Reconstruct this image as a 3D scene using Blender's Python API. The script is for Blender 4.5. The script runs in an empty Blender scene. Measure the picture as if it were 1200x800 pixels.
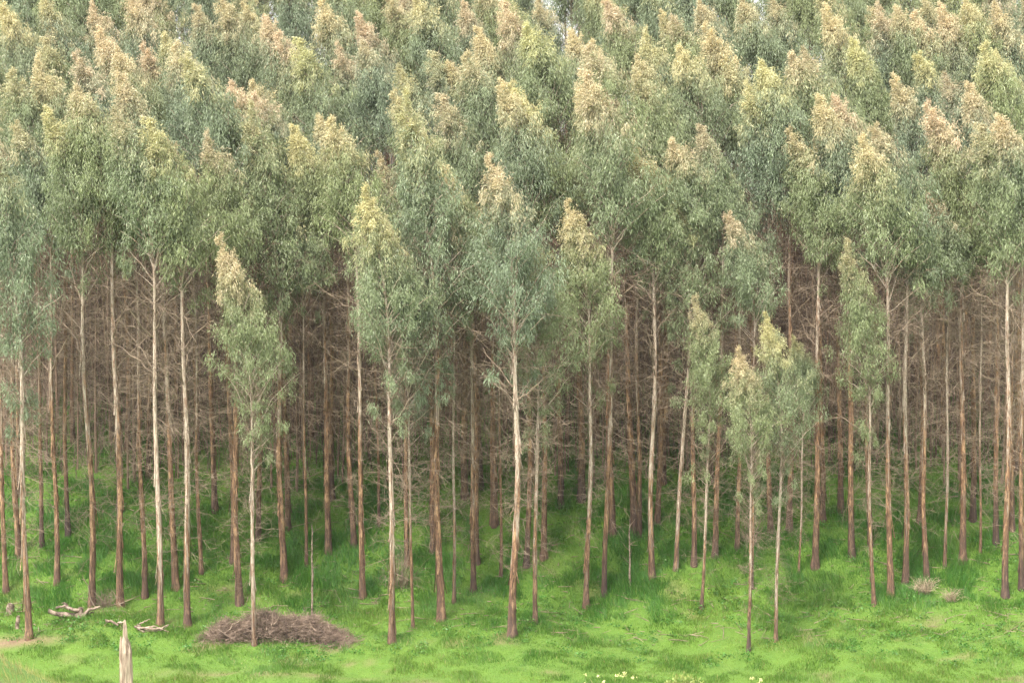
import bpy, math, random
import numpy as np

PI = math.pi
scene = bpy.context.scene
COL = scene.collection
rng = np.random.default_rng(7)
random.seed(7)

# ------------------------------------------------------------------ camera
FPX = 2333.0                       # focal length in pixels of the 1200 px wide photograph (70 mm)
CAM_H, PITCH = 19.4, math.radians(4.41)
cam_d = bpy.data.cameras.new("camera")
cam_d.lens, cam_d.sensor_width = 36 * FPX / 1200, 36
cam_d.clip_end = 12000
cam_d.dof.use_dof = False
cam_d.dof.focus_distance = 88
cam_d.dof.aperture_fstop = 3.5
cam = bpy.data.objects.new("camera", cam_d)
cam.location = (0, 0, CAM_H)
cam.rotation_euler = (PI / 2 - PITCH, 0, 0)
COL.objects.link(cam)
scene.camera = cam

# ------------------------------------------------------------------ sky and sun (bright overcast)
SUN_EL, SUN_AZ = math.radians(58), math.radians(212)      # azimuth clockwise from +Y
world = bpy.data.worlds.new("World")
scene.world = world
world.use_nodes = True
wn, wl = world.node_tree.nodes, world.node_tree.links
wn.clear()
sky = wn.new('ShaderNodeTexSky')
sky.sky_type = 'NISHITA'
sky.sun_disc = False
sky.sun_elevation, sky.sun_rotation = SUN_EL, SUN_AZ
sky.air_density, sky.dust_density, sky.ozone_density = 1.0, 3.0, 1.0
hs = wn.new('ShaderNodeHueSaturation')
hs.inputs['Saturation'].default_value = 0.06               # cloud cover greys the sky
bg = wn.new('ShaderNodeBackground')
bg.inputs['Strength'].default_value = 0.15
wo = wn.new('ShaderNodeOutputWorld')
wl.new(sky.outputs[0], hs.inputs['Color'])
wl.new(hs.outputs[0], bg.inputs['Color'])
wl.new(bg.outputs[0], wo.inputs['Surface'])
sl = bpy.data.lights.new("sun", 'SUN')
sl.energy, sl.angle, sl.color = 1.5, math.radians(14), (1.0, 0.91, 0.77)
sun = bpy.data.objects.new("sun", sl)
from mathutils import Vector
sd = Vector((math.sin(SUN_AZ) * math.cos(SUN_EL), math.cos(SUN_AZ) * math.cos(SUN_EL), math.sin(SUN_EL)))
sun.rotation_euler = sd.to_track_quat('Z', 'Y').to_euler()
sun.location = (0, -20, 60)
COL.objects.link(sun)
scene.cycles.denoising_prefilter = 'NONE'
vs = scene.view_settings
vs.view_transform, vs.look, vs.gamma, vs.exposure = 'Standard', 'None', 1.0, 2.08
vs.use_curve_mapping = False

# ------------------------------------------------------------------ maths helpers
F_ = np.array([0, math.cos(PITCH), -math.sin(PITCH)])
U_ = np.array([0, math.sin(PITCH), math.cos(PITCH)])
C_ = np.array([0, 0, CAM_H])


def project(p):
    d = np.asarray(p, float) - C_
    dep = d @ F_
    return 600 + FPX * d[..., 0] / dep, 400 - FPX * (d @ U_) / dep


def pix_dir(px, py):
    return F_ + (px - 600) / FPX * np.array([1.0, 0, 0]) + (400 - py) / FPX * U_


def at_plane(px, py, Y):
    d = pix_dir(px, py)
    return C_ + d * (Y / d[1])


def sstep(a, b, x):
    t = np.clip((x - a) / (b - a), 0, 1)
    return t * t * (3 - 2 * t)


_perm = rng.random((256, 256))


def noise2(x, y):
    x, y = np.asarray(x, float), np.asarray(y, float)
    xi, yi = np.floor(x).astype(int), np.floor(y).astype(int)
    fx, fy = x - xi, y - yi
    fx, fy = fx * fx * (3 - 2 * fx), fy * fy * (3 - 2 * fy)
    a, b = _perm[xi % 256, yi % 256], _perm[(xi + 1) % 256, yi % 256]
    c, d = _perm[xi % 256, (yi + 1) % 256], _perm[(xi + 1) % 256, (yi + 1) % 256]
    return (a * (1 - fx) + b * fx) * (1 - fy) + (c * (1 - fx) + d * fx) * fy


def fbm(x, y, o=3):
    s, a, n = 0, 1.0, 0
    for i in range(o):
        s = s + a * noise2(x * 2 ** i + 17.3 * i, y * 2 ** i + 5.1 * i)
        n += a
        a *= 0.5
    return s / n


# ------------------------------------------------------------------ terrain
_Yk = np.arange(-400, 6000, 0.5)
_slope = np.interp(_Yk, [-400, -60, -20, 0, 30, 50, 70, 74, 77, 83, 89, 121, 128, 135, 141, 230, 300, 6000],
                   [0, 0, -.1, -.20, -.22, -.265, -.265, -.2, 0.0, .12, .46, .46, .10, 0, -.2, -.2, 0, 0])
_prof = np.cumsum(_slope) * 0.5
_prof -= np.interp(78, _Yk, _prof)


def terrain(x, y):
    x, y = np.asarray(x, float), np.asarray(y, float)
    z = np.interp(y, _Yk, _prof)
    mid = sstep(72, 80, y) * (1 - sstep(143, 175, y))
    z = z + mid * ((fbm(x * .12 + 3, y * .12) - .5) * 1.1 + (fbm(x * .5, y * .5 + 9, 2) - .5) * .28)
    z = z + (1 - sstep(60, 76, y)) * sstep(-60, 10, y) * (fbm(x * .3, y * .3 + 40, 2) - .5) * .25
    z = z + 1.3 * np.exp(-(((x + 10.3) / 1.7) ** 2 + ((y - 35) / 4.0) ** 2))
    return z


def ray_ground(px, py, y0=68.0):
    d = pix_dir(px, py)
    ys = np.arange(y0, 150, 0.05)
    P = C_ + d[None, :] * (ys / d[1])[:, None]
    below = P[:, 2] < terrain(P[:, 0], P[:, 1])
    i = int(np.argmax(below)) if below.any() else len(ys) - 1
    return P[i, 0], P[i, 1], float(terrain(P[i, 0], P[i, 1]))


def bare(x, y):
    """how bare the soil is, 0..1 (worn places and the track in front of the trees)"""
    b = sstep(.66, .80, fbm(x * .55 + 31, y * .55 + 7, 3)) * (1 - sstep(84, 92, y)) * .55
    lx, ly = ray_ground_c
    b = np.maximum(b, 1.0 * np.exp(-(((x - lx) / 2.0) ** 2 + ((y - ly) / .55) ** 2)))
    tx, ty = ray_track_c
    b = np.maximum(b, .75 * np.exp(-(((x - tx) / 3.6) ** 2 + ((y - ty) / .5) ** 2)) * sstep(.35, .6, fbm(x * 1.5, y * 1.5, 2)))
    return np.clip(b, 0, 1)


_g = ray_ground(18, 752)
ray_ground_c = (_g[0], _g[1])
_g = ray_ground(300, 788)
ray_track_c = (_g[0], _g[1])


# ------------------------------------------------------------------ mesh helpers
def mesh(name, V, F, mat=None, attrs=None, smooth=False):
    V = np.ascontiguousarray(V, np.float32)
    F = np.ascontiguousarray(F, np.int32)
    me = bpy.data.meshes.new(name)
    me.vertices.add(len(V))
    me.vertices.foreach_set('co', V.ravel())
    me.loops.add(F.size)
    me.loops.foreach_set('vertex_index', F.ravel())
    me.polygons.add(len(F))
    me.polygons.foreach_set('loop_start', np.arange(len(F), dtype=np.int32) * F.shape[1])
    me.polygons.foreach_set('use_smooth', np.full(len(F), smooth, dtype=bool))
    for k, a in (attrs or {}).items():
        at = me.attributes.new(k, 'FLOAT', 'POINT')
        at.data.foreach_set('value', np.ascontiguousarray(a, np.float32))
    me.update(calc_edges=True)
    me.validate()
    if mat:
        me.materials.append(mat)
    return me


def obj(name, me, parent=None, kind=None):
    o = bpy.data.objects.new(name, me)
    COL.objects.link(o)
    if parent is not None:
        o.parent = parent
    if kind:
        o['kind'] = kind
    return o


def tag(o, label, cat, group=None, kind=None):
    o['label'], o['category'] = label, cat
    if group:
        o['group'] = group
    if kind:
        o['kind'] = kind
    return o


def tubes(P, R, k=3):
    """many tubes with the same number of points: P (T,n,3), R (T,n) -> verts, quads"""
    P, R = np.asarray(P, float), np.asarray(R, float)
    T, n, _ = P.shape
    d = P[:, -1] - P[:, 0]
    d /= np.linalg.norm(d, axis=1, keepdims=True) + 1e-9
    ref = np.where(np.abs(d[:, 2:3]) < .9, np.array([[0, 0, 1.0]]), np.array([[1.0, 0, 0]]))
    u = np.cross(d, ref)
    u /= np.linalg.norm(u, axis=1, keepdims=True) + 1e-9
    v = np.cross(d, u)
    a = np.arange(k) / k * 2 * PI
    ring = u[:, None, :] * np.cos(a)[None, :, None] + v[:, None, :] * np.sin(a)[None, :, None]
    V = P[:, :, None, :] + R[:, :, None, None] * ring[:, None, :, :]
    i = np.arange(n - 1)[:, None] * k
    j = np.arange(k)[None, :]
    q = np.stack([i + j, i + (j + 1) % k, i + k + (j + 1) % k, i + k + j], -1).reshape(-1, 4)
    F = (q[None] + (np.arange(T) * n * k)[:, None, None]).reshape(-1, 4)
    return V.reshape(-1, 3), F


def join(parts):
    Vs, Fs, o = [], [], 0
    for V, F in parts:
        Vs.append(V)
        Fs.append(F + o)
        o += len(V)
    return np.concatenate(Vs), np.concatenate(Fs)


def unit(a):
    return a / (np.linalg.norm(a, axis=-1, keepdims=True) + 1e-9)


# ------------------------------------------------------------------ materials
def mat(name):
    m = bpy.data.materials.new(name)
    m.use_nodes = True
    n, l = m.node_tree.nodes, m.node_tree.links
    b = n['Principled BSDF']
    return m, n, l, b


def math_node(n, l, op, a, b=None, clamp=False):
    k = n.new('ShaderNodeMath')
    k.operation, k.use_clamp = op, clamp
    for i, v in enumerate((a, b)):
        if v is None:
            continue
        if isinstance(v, (int, float)):
            k.inputs[i].default_value = v
        else:
            l.new(v, k.inputs[i])
    return k.outputs[0]


def mix(n, l, f, a, b):
    k = n.new('ShaderNodeMix')
    k.data_type = 'RGBA'
    for s, v in ((k.inputs[0], f), (k.inputs[6], a), (k.inputs[7], b)):
        if isinstance(v, (int, float)):
            s.default_value = v
        elif isinstance(v, tuple):
            s.default_value = (*v, 1)
        else:
            l.new(v, s)
    return k.outputs[2]


def smooth_range(n, l, x, a, b):
    k = n.new('ShaderNodeMapRange')
    k.interpolation_type = 'SMOOTHSTEP'
    l.new(x, k.inputs[0])
    k.inputs[1].default_value, k.inputs[2].default_value = a, b
    return k.outputs[0]


def attr(n, name):
    k = n.new('ShaderNodeAttribute')
    k.attribute_name = name
    return k.outputs['Fac']


def noise_node(n, l, vec, scale, detail=3, rough=.55):
    k = n.new('ShaderNodeTexNoise')
    k.inputs['Scale'].default_value, k.inputs['Detail'].default_value = scale, detail
    k.inputs['Roughness'].default_value = rough
    if vec is not None:
        l.new(vec, k.inputs['Vector'])
    return k.outputs['Fac']


def mapped(n, l, vec, scale, off=None):
    k = n.new('ShaderNodeMapping')
    l.new(vec, k.inputs['Vector'])
    k.inputs['Scale'].default_value = scale
    if off is not None:
        l.new(off, k.inputs['Location'])
    return k.outputs[0]


def leafy(m, n, l, b, colour, trans=.3):
    """leaf shading: principled front plus light coming through the blade"""
    l.new(colour, b.inputs['Base Color'])
    b.inputs['Roughness'].default_value = .5
    t = n.new('ShaderNodeBsdfTranslucent')
    l.new(colour, t.inputs['Color'])
    x = n.new('ShaderNodeMixShader')
    x.inputs[0].default_value = trans
    l.new(b.outputs[0], x.inputs[1])
    l.new(t.outputs[0], x.inputs[2])
    l.new(x.outputs[0], n['Material Output'].inputs['Surface'])


def leaf_material():
    m, n, l, b = mat('eucalyptus_leaf')
    oi = n.new('ShaderNodeObjectInfo')
    sp = n.new('ShaderNodeSeparateColor')
    l.new(oi.outputs['Color'], sp.inputs[0])
    rnd = attr(n, 'rnd')
    g = mix(n, l, sp.outputs[1], (.168, .210, .132), (.208, .240, .112))
    tip = mix(n, l, sp.outputs[0], (.48, .45, .22), (.53, .41, .285))
    age = math_node(n, l, 'ADD', attr(n, 'age'), math_node(n, l, 'SUBTRACT', sp.outputs[2], .5))
    c = mix(n, l, smooth_range(n, l, age, .05, 1.1), g, tip)
    hv = n.new('ShaderNodeHueSaturation')
    l.new(c, hv.inputs['Color'])
    l.new(math_node(n, l, 'ADD', math_node(n, l, 'MULTIPLY', rnd, .7), .78), hv.inputs['Value'])
    leafy(m, n, l, b, hv.outputs[0], .38)
    b.inputs['Roughness'].default_value = .42
    return m


def bark_material():
    m, n, l, b = mat('eucalyptus_bark')
    tc = n.new('ShaderNodeTexCoord').outputs['Object']
    oi = n.new('ShaderNodeObjectInfo')
    sp = n.new('ShaderNodeSeparateColor')
    l.new(oi.outputs['Color'], sp.inputs[0])
    off = n.new('ShaderNodeCombineXYZ')
    for i in range(3):
        l.new(math_node(n, l, 'MULTIPLY', oi.outputs['Random'], 40.0 + 13 * i), off.inputs[i])
    xyz = n.new('ShaderNodeSeparateXYZ')
    l.new(tc, xyz.inputs[0])
    streak = noise_node(n, l, mapped(n, l, tc, (9, 9, .55), off.outputs[0]), 1.0, 4, .6)
    fine = noise_node(n, l, mapped(n, l, tc, (38, 38, 3.0), off.outputs[0]), 1.0, 4, .65)
    # how far up the tree the old brown bark still hangs, ragged in long vertical strips
    h = math_node(n, l, 'MULTIPLY', sp.outputs[0], 20.0)
    d = math_node(n, l, 'SUBTRACT', h, xyz.outputs[2])
    d = math_node(n, l, 'ADD', d, math_node(n, l, 'MULTIPLY', math_node(n, l, 'SUBTRACT', streak, .5), 27.0))
    brown = smooth_range(n, l, d, -2.2, 2.2)
    blotch = noise_node(n, l, mapped(n, l, tc, (7, 7, 1.5), off.outputs[0]), 1.0, 5, .72)
    cut = smooth_range(n, l, fine, .36, .62)
    pale = mix(n, l, cut, (.26, .19, .14), (.53, .44, .35))
    red = mix(n, l, cut, (.062, .034, .021), (.225, .118, .062))
    red = mix(n, l, smooth_range(n, l, blotch, .50, .60), red, (.39, .235, .130))
    rust = math_node(n, l, 'MULTIPLY', smooth_range(n, l, blotch, .53, .60), .75)
    pale = mix(n, l, rust, pale, (.23, .125, .08))
    c = mix(n, l, brown, pale, red)
    foot = math_node(n, l, 'MULTIPLY', smooth_range(n, l, math_node(n, l, 'ADD', xyz.outputs[2], math_node(n, l, 'MULTIPLY', streak, 5.0)), 6.6, 2.2), math_node(n, l, 'ADD', math_node(n, l, 'MULTIPLY', sp.outputs[1], 0.7), .38, True))
    c = mix(n, l, foot, c, (.045, .028, .024))
    l.new(c, b.inputs['Base Color'])
    b.inputs['Roughness'].default_value = .85
    bp = n.new('ShaderNodeBump')
    bp.inputs['Strength'].default_value, bp.inputs['Distance'].default_value = .9, .03
    l.new(math_node(n, l, 'ADD', fine, math_node(n, l, 'MULTIPLY', brown, .6)), bp.inputs['Height'])
    l.new(bp.outputs[0], b.inputs['Normal'])
    return m


def wood_material(name, c1, c2, scale=(4, 4, 4), rough=.85):
    m, n, l, b = mat(name)
    tc = n.new('ShaderNodeTexCoord').outputs['Object']
    f = noise_node(n, l, mapped(n, l, tc, scale), 1.0, 4, .65)
    l.new(mix(n, l, smooth_range(n, l, f, .3, .7), c1, c2), b.inputs['Base Color'])
    b.inputs['Roughness'].default_value = rough
    bp = n.new('ShaderNodeBump')
    bp.inputs['Strength'].default_value, bp.inputs['Distance'].default_value = .7, .02
    l.new(f, bp.inputs['Height'])
    l.new(bp.outputs[0], b.inputs['Normal'])
    return m


def grass_material():
    m, n, l, b = mat('grass_blade')
    rnd, lush, dry = attr(n, 'rnd'), attr(n, 'lush'), attr(n, 'dry')
    c = mix(n, l, lush, (.152, .244, .036), (.062, .178, .025))
    c = mix(n, l, dry, c, (.36, .30, .13))
    hv = n.new('ShaderNodeHueSaturation')
    l.new(c, hv.inputs['Color'])
    l.new(math_node(n, l, 'ADD', math_node(n, l, 'MULTIPLY', rnd, .6), .7), hv.inputs['Value'])
    leafy(m, n, l, b, hv.outputs[0], .35)
    return m


def ground_material():
    m, n, l, b = mat('meadow_soil')
    tc = n.new('ShaderNodeTexCoord').outputs['Object']
    f = noise_node(n, l, tc, 1.3, 6, .65)
    f2 = noise_node(n, l, tc, 9.0, 4, .7)
    turf = mix(n, l, f, (.045, .115, .010), (.105, .180, .016))
    soil = mix(n, l, f2, (.10, .058, .036), (.23, .15, .095))
    litter = mix(n, l, f2, (.050, .034, .022), (.14, .095, .062))
    c = mix(n, l, attr(n, 'bare'), turf, soil)
    c = mix(n, l, attr(n, 'litter'), c, litter)
    l.new(c, b.inputs['Base Color'])
    b.inputs['Roughness'].default_value = .95
    bp = n.new('ShaderNodeBump')
    bp.inputs['Strength'].default_value, bp.inputs['Distance'].default_value = .8, .08
    l.new(f2, bp.inputs['Height'])
    l.new(bp.outputs[0], b.inputs['Normal'])
    return m


HAZE = .00012
M_LEAF, M_BARK = leaf_material(), bark_material()
M_TWIG = wood_material('dead_twig', (.105, .074, .052), (.275, .205, .145), (2, 2, 2))
M_THICKET = wood_material('thicket_stem', (.045, .027, .020), (.11, .070, .050), (1, 1, .4))
M_POLE = wood_material('pole_bark', (.075, .042, .028), (.22, .14, .095), (3, 3, .5))
M_STRAW = wood_material('dry_straw', (.21, .155, .10), (.43, .34, .235), (3, 3, 3))
M_BRUSH = wood_material('brush_twig', (.085, .055, .042), (.27, .195, .145), (3, 3, 3))
M_LOG = wood_material('weathered_wood', (.075, .045, .033), (.33, .25, .19), (5, 5, 5))
M_POST = wood_material('splintered_wood', (.085, .045, .028), (.42, .33, .25), (14, 14, 1.3))
M_GRASS, M_GROUND = grass_material(), ground_material()

# ------------------------------------------------------------------ ground sheet
xs = np.concatenate([[-6000, -2500, -900, -350, -160, -90, -60], np.arange(-45, 45.01, .4), [60, 90, 160, 350, 900, 2500, 6000]])
ys = np.concatenate([[-390, -150, -60, -20], np.arange(0, 70, 1.5), np.arange(70, 100, .35), np.arange(100, 136, .8), [145, 160, 180, 210, 250, 300, 500, 1200, 3000, 5990]])
GX, GY = np.meshgrid(xs, ys)
gx, gy = GX.ravel(), GY.ravel()
gz = terrain(gx, gy)
W = len(xs)
ii = (np.arange(len(ys) - 1)[:, None] * W + np.arange(W - 1)[None, :]).ravel()
gf = np.stack([ii, ii + 1, ii + W + 1, ii + W], 1)
litter = sstep(96, 104, gy + (fbm(gx * .3, gy * .3) - .5) * 8)
ground = obj('ground', mesh('ground', np.stack([gx, gy, gz], 1), gf, M_GROUND, {'bare': bare(gx, gy), 'litter': litter}, True), kind='structure')


# ------------------------------------------------------------------ grass
def blades(X, Y, hgt, wid, lush, dry, r, lean=.5):
    n = len(X)
    Z = terrain(X, Y) - .02
    az = r.random(n) * 2 * PI
    flow = fbm(X * .7, Y * .7, 2) * 8
    bend = hgt * (lean * r.random(n) + .15)
    a2 = flow + r.normal(0, .9, n)
    B = np.stack([X, Y, Z], 1)
    s = np.stack([np.cos(az), np.sin(az), np.zeros(n)], 1) * (wid / 2)[:, None]
    top = B + np.stack([np.cos(a2) * bend, np.sin(a2) * bend, hgt], 1)
    V = np.stack([B - s, B + s, top], 1).reshape(-1, 3)
    F = np.arange(3 * n).reshape(-1, 3)
    rep = lambda q: np.repeat(q, 3)
    return V, F, {'rnd': rep(r.random(n)), 'lush': rep(lush), 'dry': rep(dry)}


def grass_field(name, n, y0, y1, r, xspread=.285):
    Y = y0 + (y1 - y0) * r.random(n)
    X = (r.random(n) * 2 - 1) * xspread * Y
    tuft = fbm(X * 1.1 + 60, Y * 1.1, 3)
    patch = fbm(X * .34 + 9, Y * .34, 4)
    keep = r.random(n) > bare(X, Y) * .9 + .92 * sstep(97, 106, Y + (patch - .5) * 10)
    X, Y, tuft, patch = X[keep], Y[keep], tuft[keep], patch[keep]
    n = len(X)
    under = sstep(82.5, 90, Y + (patch - .5) * 5)
    hgt = (.07 + .22 * sstep(.35, .75, tuft)) * (.7 + .6 * r.random(n)) * (.75 + .9 * under)
    lush = np.clip(.18 + .62 * under + (patch - .5) * 1.1 + (tuft - .5) * 1.2, 0, 1)
    dry = (r.random(n) < .05 + .10 * sstep(.5, .8, 1 - patch)) * (.4 + .6 * r.random(n)) * (1 - .7 * under)
    V, F, A = blades(X, Y, hgt, .016 + .018 * r.random(n), lush, dry, r)
    o = obj(name, mesh(name, V, F, M_GRASS, A))
    return o


g = grass_field('grass', 720000, 71, 108, np.random.default_rng(1))
tag(g, 'bright green grass covering the slope in front of and under the trees', 'grass', kind='stuff')

# near bank: paler seeding grass at the lower left corner
r = np.random.default_rng(2)
n = 60000
Y = 24 + 22 * r.random(n)
X = (r.random(n) * 2 - 1) * .29 * Y
near = np.exp(-(((X + 10.0) / 2.2) ** 2 + ((Y - 35) / 5) ** 2))
V, F, A = blades(X, Y, .06 + .22 * r.random(n) ** 2 * (.3 + near), .008 + .008 * r.random(n), .0 * X, np.clip(.25 + .75 * near * (.4 + .6 * r.random(n)), 0, 1), r)
tag(obj('bank_grass', mesh('bank_grass', V, F, M_GRASS, A)), 'pale yellow-green seeding grass on the near bank along the bottom edge', 'grass', kind='stuff')


# broad-leaved weeds among the grass
def weed_patches(n, r):
    Y = 80 + 24 * r.random(n) ** .8
    X = (r.random(n) * 2 - 1) * .28 * Y
    k = fbm(X * .35 + 77, Y * .35 + 5, 3)
    keep = k > .50
    X, Y = X[keep], Y[keep]
    m = 26
    c = np.repeat(np.stack([X, Y, terrain(X, Y)], 1), m, 0)
    N = len(c)
    size = np.repeat(.45 + .6 * r.random(len(X)), m)
    off = r.normal(0, 1, (N, 3)) * np.array([.16, .16, .10]) * size[:, None]
    off[:, 2] = np.abs(off[:, 2]) + .05
    c = c + off
    d = unit(r.normal(0, 1, (N, 3)) + np.array([0, 0, .4]))
    s = unit(np.cross(d, r.normal(0, 1, (N, 3))))
    ln = (.06 + .07 * r.random(N))[:, None] * size[:, None]
    V = np.stack([c, c + d * ln * .5 + s * ln * .35, c + d * ln, c + d * ln * .5 - s * ln * .35], 1).reshape(-1, 3)
    F = np.arange(4 * N).reshape(-1, 4)
    lush = np.repeat(np.clip(.55 + .6 * (r.random(len(X))), 0, 1), m * 4)
    return V, F, {'rnd': np.repeat(r.random(N), 4), 'lush': lush, 'dry': np.zeros(4 * N)}


V, F, A = weed_patches(5000, np.random.default_rng(3))
tag(obj('weeds', mesh('weeds', V, F, M_GRASS, A)), 'low dark green broad-leaved weeds between the trunks', 'weeds', kind='stuff')


# ------------------------------------------------------------------ eucalyptus variants (20 m reference tree)
H0 = 20.0


def variant(seed, deep):
    r = np.random.default_rng(seed)
    L = (r.uniform(.31, .39) if deep else r.uniform(.16, .27)) * H0
    cb = H0 - L
    lean = r.uniform(.9, 1.5)
    w1, w2, ph1, ph2 = r.uniform(.02, .08), r.uniform(.02, .08), r.uniform(0, 6), r.uniform(0, 6)

    def axis(z):
        s = np.clip((z - cb * .9) / (H0 - cb * .9), 0, 1)
        x = -lean * s ** 2.1 + w1 * np.sin(z * .55 + ph1) - w1 * math.sin(ph1)
        y = w2 * np.sin(z * .42 + ph2) - w2 * math.sin(ph2)
        return np.stack([x, y, z], -1)

    # trunk with flaking bark relief
    nz, k = 100, 11
    z = H0 * .97 * (np.linspace(0, 1, nz) ** 1.08)
    rad = .116 * (1 - z / (H0 * 1.02)) ** .85 + .012 + .03 * np.exp(-z / .9) + .06 * np.exp(-z / .25)
    a = np.arange(k) / k * 2 * PI
    relief = 1 + .22 * (noise2(a[None, :] * 2.2 + seed * 7, z[:, None] * 1.6) - .5) + .10 * (noise2(a[None, :] * 3 + 50, z[:, None] * 5 + seed) - .5)
    rr = rad[:, None] * relief
    V = axis(z)[:, None, :] + np.stack([rr * np.cos(a), rr * np.sin(a), 0 * rr], -1)
    V[0, :, 2] -= .35
    i, j = np.arange(nz - 1)[:, None] * k, np.arange(k)[None, :]
    Fq = np.stack([i + j, i + (j + 1) % k, i + k + (j + 1) % k, i + k + j], -1).reshape(-1, 4)
    nr = 46                                                  # strips of bark peeling off
    zs, aa = r.uniform(1.5, 13, nr), r.uniform(0, 2 * PI, nr)
    rs = np.interp(zs, z, rad) * 1.04
    ls = r.uniform(.4, 1.5, nr)
    q = np.linspace(0, 1, 5)
    o2 = np.stack([np.cos(aa), np.sin(aa), 0 * aa], 1)
    side = np.stack([-np.sin(aa), np.cos(aa), 0 * aa], 1) * r.uniform(.012, .03, nr)[:, None]
    mid = axis(zs[:, None] - ls[:, None] * q) + o2[:, None] * (rs[:, None] + (q ** 1.6)[None] * r.uniform(.02, .16, nr)[:, None])[..., None]
    VS = np.stack([mid - side[:, None], mid + side[:, None]], 2).reshape(-1, 3)
    qq = np.arange(4)[:, None] * 2 + np.array([0, 1, 3, 2])[None]
    FS = (qq[None] + (np.arange(nr) * 10)[:, None, None]).reshape(-1, 4)
    trunk = join([(V.reshape(-1, 3), Fq), (VS, FS)])

    # live crown
    Rmax = r.uniform(1.65, 2.05) if deep else r.uniform(1.4, 1.85)

    def prof(t):
        return np.where(t < .24, .70 + .30 * np.clip((t + .1) / .34, 0, 1), np.clip(1 - (np.clip(t - .24, 0, 1) / .80) ** 1.22, .04, 1))

    BP, BR, cc, cs, ct = [], [], [], [], []
    nb = 66
    ga, thin_az = r.uniform(0, 6), r.uniform(0, 6)
    for b in range(nb):
        t1 = -.04 + .99 * ((b + r.random()) / nb) ** .82            # where the branch ends
        az = ga + b * 2.4 + r.normal(0, .3)
        R = Rmax * float(prof(np.array(t1))) * r.uniform(.62 + .2 * max(t1, 0), 1.12) * (1 + .16 * math.cos(az))
        R *= 1 - .38 * max(0, math.cos(az - thin_az)) ** 2
        if r.random() < .16:
            R *= 1.28
        el = math.radians(r.uniform(38, 58) + 10 * t1)
        z1 = cb + t1 * L
        z0 = max(z1 - R * math.tan(el) * .9, cb * .78)
        s = np.linspace(0, 1, 6)
        p0 = axis(np.array(z0))
        ax1 = axis(np.array(z1))
        out = np.array([math.cos(az), math.sin(az), 0])
        p1 = ax1 + out * R
        p = p0[None] * (1 - s)[:, None] + p1[None] * s[:, None]
        p[:, 2] += np.sin(s * PI) * .10 * R + 0
        p[1:-1] += r.normal(0, .05, (4, 3))
        BP.append(p)
        BR.append(np.linspace(.034 * (1.15 - .6 * t1), .006, 6))
        m = int(2.4 + 3.1 * R / Rmax + r.integers(0, 2))
        for q in np.linspace(.34, 1.04, m):
            qi = min(q, 1.0)
            c = p0 * (1 - qi) + p1 * qi + np.array([0, 0, math.sin(qi * PI) * .1 * R])
            cc.append(c + r.normal(0, .17 - .07 * max(t1, 0), 3) + out * (q - qi) * R)
            cs.append(r.uniform(.7, 1.25) * (.5 + .5 * float(prof(np.array(max(t1, 0))))))
            ct.append((c[2] - cb) / L + r.normal(0, .025))
    for t in np.linspace(.80, 1.05, 16):                      # leading shoot
        c = axis(np.array(cb + t * L))
        cc.append(c + r.normal(0, .08, 3) + np.array([0, 0, .05]))
        cs.append(.60 - .34 * (t - .8) / .25)
        ct.append(t)
    for q in range(int(r.integers(8, 13) if deep else r.integers(2, 6))):                  # stray sprays below the crown
        zz = cb - L * r.uniform(.02, .55)
        az = r.uniform(0, 2 * PI)
        R = r.uniform(.25, 1.5)
        c = axis(np.array(zz)) + np.array([math.cos(az) * R, math.sin(az) * R, .3])
        p0 = axis(np.array(zz - R * .6))
        s = np.linspace(0, 1, 6)
        BP.append(p0[None] * (1 - s)[:, None] + c[None] * s[:, None] + r.normal(0, .03, (6, 3)))
        BR.append(np.linspace(.02, .006, 6))
        for w in range(2):
            cc.append(c + r.normal(0, .16, 3))
            cs.append(r.uniform(.5, .8))
            ct.append(-.2)
    cc, cs, ct = np.array(cc), np.array(cs), np.array(ct)
    keep = r.random(len(cc)) > np.where(ct < -.15, .15, .55 * (1 - sstep(.0, .45, ct)))   # the lower crown thins out
    cc, cs, ct = cc[keep], cs[keep], ct[keep]
    m = 86
    N = len(cc) * m
    base = np.repeat(cc, m, 0)
    sz = np.repeat(cs, m)
    tt = np.repeat(ct, m)
    outd = base - axis(base[:, 2])
    outd[:, 2] = 0
    outd = unit(outd)
    offs = r.normal(0, 1, (N, 3)) * np.array([.165, .165, .26]) * sz[:, None]
    pos = base + offs + np.array([0, 0, .06])
    top = sstep(.72, .95, tt)[:, None]
    d = r.normal(0, .30, (N, 3)) + outd * .20
    d[:, 2] = -1 + .75 * r.random(N)
    d_top = r.normal(0, .6, (N, 3)) + outd * .3 + np.array([-.15, 0, .25])
    d = unit(d * (1 - top) + d_top * top)
    sv = unit(np.cross(d, r.normal(0, 1, (N, 3))))
    nv = np.cross(d, sv)
    ln = (.09 + .15 * r.random(N) ** 1.5) * (1 - .22 * top[:, 0])
    wd = .012 + ln * (.10 + .09 * r.random(N))
    b0 = pos
    mid = pos + d * (ln * .45)[:, None] + nv * (ln * .06)[:, None]
    tip = pos + d * ln[:, None] + np.array([0, 0, -.12]) * ln[:, None]
    V = np.stack([b0, mid + sv * (wd / 2)[:, None], tip, mid - sv * (wd / 2)[:, None]], 1).reshape(-1, 3)
    Fl = np.arange(4 * N).reshape(-1, 4)
    clump_r = np.repeat(r.normal(0, .06, len(cc)), m)
    rad_n = np.linalg.norm((base - axis(base[:, 2]))[:, :2], axis=1) / Rmax
    age = np.clip(sstep(.40, 1.04, tt + clump_r + .10 * (rad_n - .4)) + r.normal(0, .10, N), 0, 1)
    age *= (tt > .3)
    leaves = (V, Fl, {'age': np.repeat(age, 4), 'rnd': np.repeat(np.clip(.5 + r.normal(0, .22, N) + np.repeat(r.normal(0, .12, len(cc)), m), 0, 1), 4)})
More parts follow.
